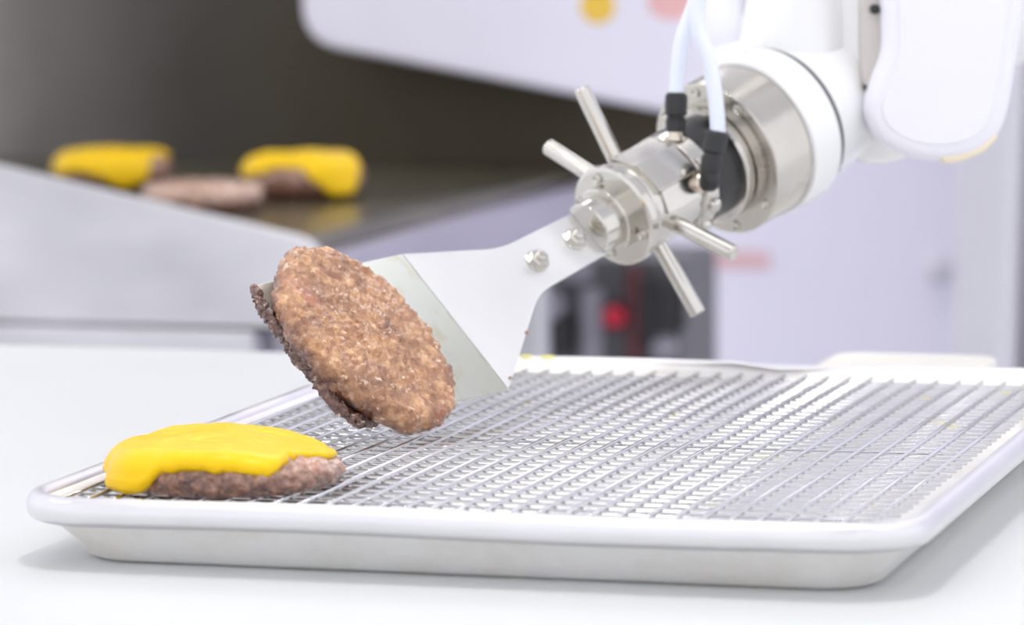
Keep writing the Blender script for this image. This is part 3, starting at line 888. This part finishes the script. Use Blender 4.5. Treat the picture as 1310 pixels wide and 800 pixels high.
# forearm, elbow, upper arm and pedestal out of the picture
mesh_obj('forearm', *capsule((0.094, 0.318, 1.090), (0.17, 0.42, 1.62), .040, .055, 48, 10), M_robot, robot, True)
mesh_obj('elbow', *capsule((0.12, 0.46, 1.66), (0.26, 0.42, 1.66), .075, .075, 48, 10), M_robot, robot, True)
mesh_obj('upper_arm', *capsule((0.20, 0.45, 1.66), (0.55, 0.98, 1.20), .06, .08, 48, 10), M_robot, robot, True)
mesh_obj('shoulder', *lathe((0.55, 1.0, 0.9), (0, 0, 1), [(0, .12), (.1, .12), (.2, .10), (.34, .10), (.38, .06), (.38, 0)], 48), M_robot, robot, True, sharp=40)
mesh_obj('pedestal', *box(0.40, 0.70, 0.85, 1.15, 0, 0.9, .01), M_lgrey, robot, False)

# ------------------------------------------------------------------ patty held on the blade
hc = Vector((-0.1009, -0.0172, 0.9555)) + bN * 0.0006
ux = (bD - bA).normalized(); ux = (ux - bN * ux.dot(bN)).normalized(); uy = bN.cross(ux)
pr = empty('burger_patty', hc)
tag(pr, 'browned beef patty lying on the tilted spatula blade', 'patty')
V, F, SR = patty_geo(0.0455, 0.0125, 6.0, 360, 0.0019, 0.0016, 180)
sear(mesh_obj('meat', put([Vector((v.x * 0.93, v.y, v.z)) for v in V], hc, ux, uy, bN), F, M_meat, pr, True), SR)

# crumbs stuck to the spatula shoulder
for cpos, r_ in ((bC + (bD - bC) * 0.05 + AX * .004 + FN * .0004, .0007), (h4 + (bC - h4) * .42 + FN * .0002, .0009)):
    V, F = lathe(cpos - FN * r_ * .4, FN, [(0, r_ * .8), (r_ * .5, r_), (r_ * 1.1, r_ * .6), (r_ * 1.3, 0)], 10)
    mesh_obj('crumb', [v + Vector((noise.noise(v * 2000), noise.noise(v * 2000 + Vector((3, 1, 2))), 0)) * r_ * .3 for v in V], F, M_meat, handle, True)

# ------------------------------------------------------------------ cream lid behind the pan
lid = prism(round_poly([(0.006, 0.352), (0.086, 0.352), (0.086, 0.420), (0.006, 0.420)], .016, 8), (0, 0, TZ), (1, 0, 0), (0, 1, 0), (0, 0, 1), .0085, .002, 3)
tag(mesh_obj('plastic_lid', *lid, M_cream, None, True, (0.046, 0.386, TZ), sharp=40), 'flat cream plastic lid on the table behind the sheet pan', 'lid')

# ------------------------------------------------------------------ griddle behind the table
GX0, GX1, GY0, GY1 = -1.32, -0.49, 1.085, 1.80
gd = empty('griddle', (-0.9, 1.5, 0.0))
tag(gd, 'dark flat-top griddle with steel splash guards behind the table', 'griddle')
mesh_obj('cooking_plate', *box(GX0, GX1, GY0, GY1, 0.872, grid_z, 0.004, 2), M_griddle, gd, True, sharp=40)
mesh_obj('body', *box(GX0, GX1 - .006, GY0 + .004, GY1 - .004, 0.815, 0.872), M_fascia, gd, False)
mesh_obj('front_rail', *box(GX1 - .004, GX1 + .012, GY0, GY1 - .01, 0.822, 0.884, .004, 2), M_fascia, gd, True, sharp=40)
go = round_poly([(-1.33, 1.0756), (-0.476, 0.8960), (-0.468, 0.838), (-1.33, 0.838)], [.01, .02, .006, .01], 8)
mesh_obj('splash_guard', *prism(go, (0, 1.070, 0), (1, 0, 0), (0, 0, 1), (0, 1, 0), .012, .0015, 2), M_guard, gd, True, sharp=40)
mesh_obj('side_rail', *box(-1.32, -0.519, 1.056, 1.083, 0.806, 0.8365, .004, 2), M_guard, gd, True, sharp=40)
for lx in (-1.28, -0.53):
    for ly in (1.12, 1.76):
        mesh_obj('leg', *rod((lx, ly, 0), (lx, ly, .816), .022, 20, .003), M_leg, gd, True, sharp=40)
# dark backsplash, its light falloff painted into the colour
def wall_strip(name, pts, mat):
    V, F = [], []
    for dz, dy in ((0.884, 0), (1.75, 0), (1.75, .02), (0.884, .02)):
        V += [Vector((x, y + dy, dz)) for x, y in pts]
    n = len(pts)
    for j in range(4):
        for i in range(n - 1): F.append((j * n + i, j * n + i + 1, ((j + 1) % 4) * n + i + 1, ((j + 1) % 4) * n + i))
    F.append((0, n, 2 * n, 3 * n)); F.append((n - 1, 4 * n - 1, 3 * n - 1, 2 * n - 1))
    return mesh_obj(name, V, F, mat, gd, True, sharp=40)
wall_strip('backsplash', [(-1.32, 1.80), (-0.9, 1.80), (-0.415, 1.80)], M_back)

# white hood cover hung on the backsplash, with a yellow and a rose print
HYF = 1.70
hood_ol = round_poly([(-0.700, 1.34), (-0.700, 0.999), (-0.25, 0.9195), (-0.22, 1.34)], [.02, .032, .02, .02], 8)
hood = mesh_obj('hood_cover', *prism(hood_ol, (0, HYF, 0), (1, 0, 0), (0, 0, 1), (0, 1, 0), .098, .006, 3), M_hood, None, True, (-0.47, HYF, 1.0), sharp=40)
tag(hood, 'white enamel hood cover with a sloping lower edge above the griddle', 'hood')
for nm, cx, cz, rx, rz, mt in (('yellow_print', -0.450, 1.0299, .0145, .0140, M_ypr), ('rose_print', -0.389, 1.0332, .020, .014, M_ppr)):
    V, F = lathe((cx, HYF + .001, cz), (0, -1, 0), [(0, 1), (.0014, 1)], 32)
    V = [Vector((cx + (v.x - cx) * rx, v.y, cz + (v.z - cz) * rz)) for v in V]
    mesh_obj(nm, V, F, mt, hood, False)

# ------------------------------------------------------------------ control cabinet beside the griddle
cb = empty('control_cabinet', (-0.49, 2.0, 0.0))
tag(cb, 'dark grey control cabinet with a red button under the griddle', 'cabinet')
FY = 1.93
mesh_obj('enclosure', *box(-0.60, -0.438, FY, FY + .14, 0.0, 0.806, .006, 2), M_grey, cb, True, sharp=40)
mesh_obj('upper_panel', *box(-0.58, -0.515, FY - .006, FY + .002, 0.785, 0.803, .003), M_lgrey, cb, True, sharp=40)
mesh_obj('selector_knob', *lathe((-0.552, FY - .004, 0.765), (0, -1, 0), [(0, .014), (.012, .013), (.014, .010), (.014, 0)], 28), M_lgrey, cb, True, sharp=40)
mesh_obj('black_socket', *box(-0.563, -0.531, FY - .014, FY + .002, 0.722, 0.755, .003), M_dark, cb, True, sharp=40)
mesh_obj('grey_panel', *box(-0.526, -0.506, FY - .006, FY + .002, 0.70, 0.780, .003), M_lgrey, cb, True, sharp=40)
bt = mesh_obj('button_collar', *lathe((-0.4935, FY, 0.7567), (0, -1, 0), [(0, .0125), (.006, .0125), (.008, .010), (.008, 0)], 28), M_dark, cb, True, sharp=40)
mesh_obj('red_button', *lathe((-0.4935, FY - .008, 0.7567), (0, -1, 0), [(0, .006), (.004, .006), (.005, .0095), (.010, .0095), (.013, .007), (.0138, 0)], 28), M_red, bt, True, sharp=40)
mesh_obj('red_conduit', *rod((-0.4775, FY - .006, 0.66), (-0.4785, FY - .006, 0.80), .007, 16), M_dkred, cb, True)
mesh_obj('black_column', *box(-0.471, -0.456, FY - .012, FY + .002, 0.735, 0.790, .003), M_dark, cb, True, sharp=40)
mesh_obj('black_slot', *box(-0.446, -0.432, FY - .010, FY + .002, 0.745, 0.790, .003), M_dark, cb, True, sharp=40)
mesh_obj('pale_connector', *lathe((-0.452, FY, 0.730), (0, -1, 0), [(0, .011), (.010, .010), (.012, .006), (.012, 0)], 24), M_lgrey, cb, True, sharp=40)
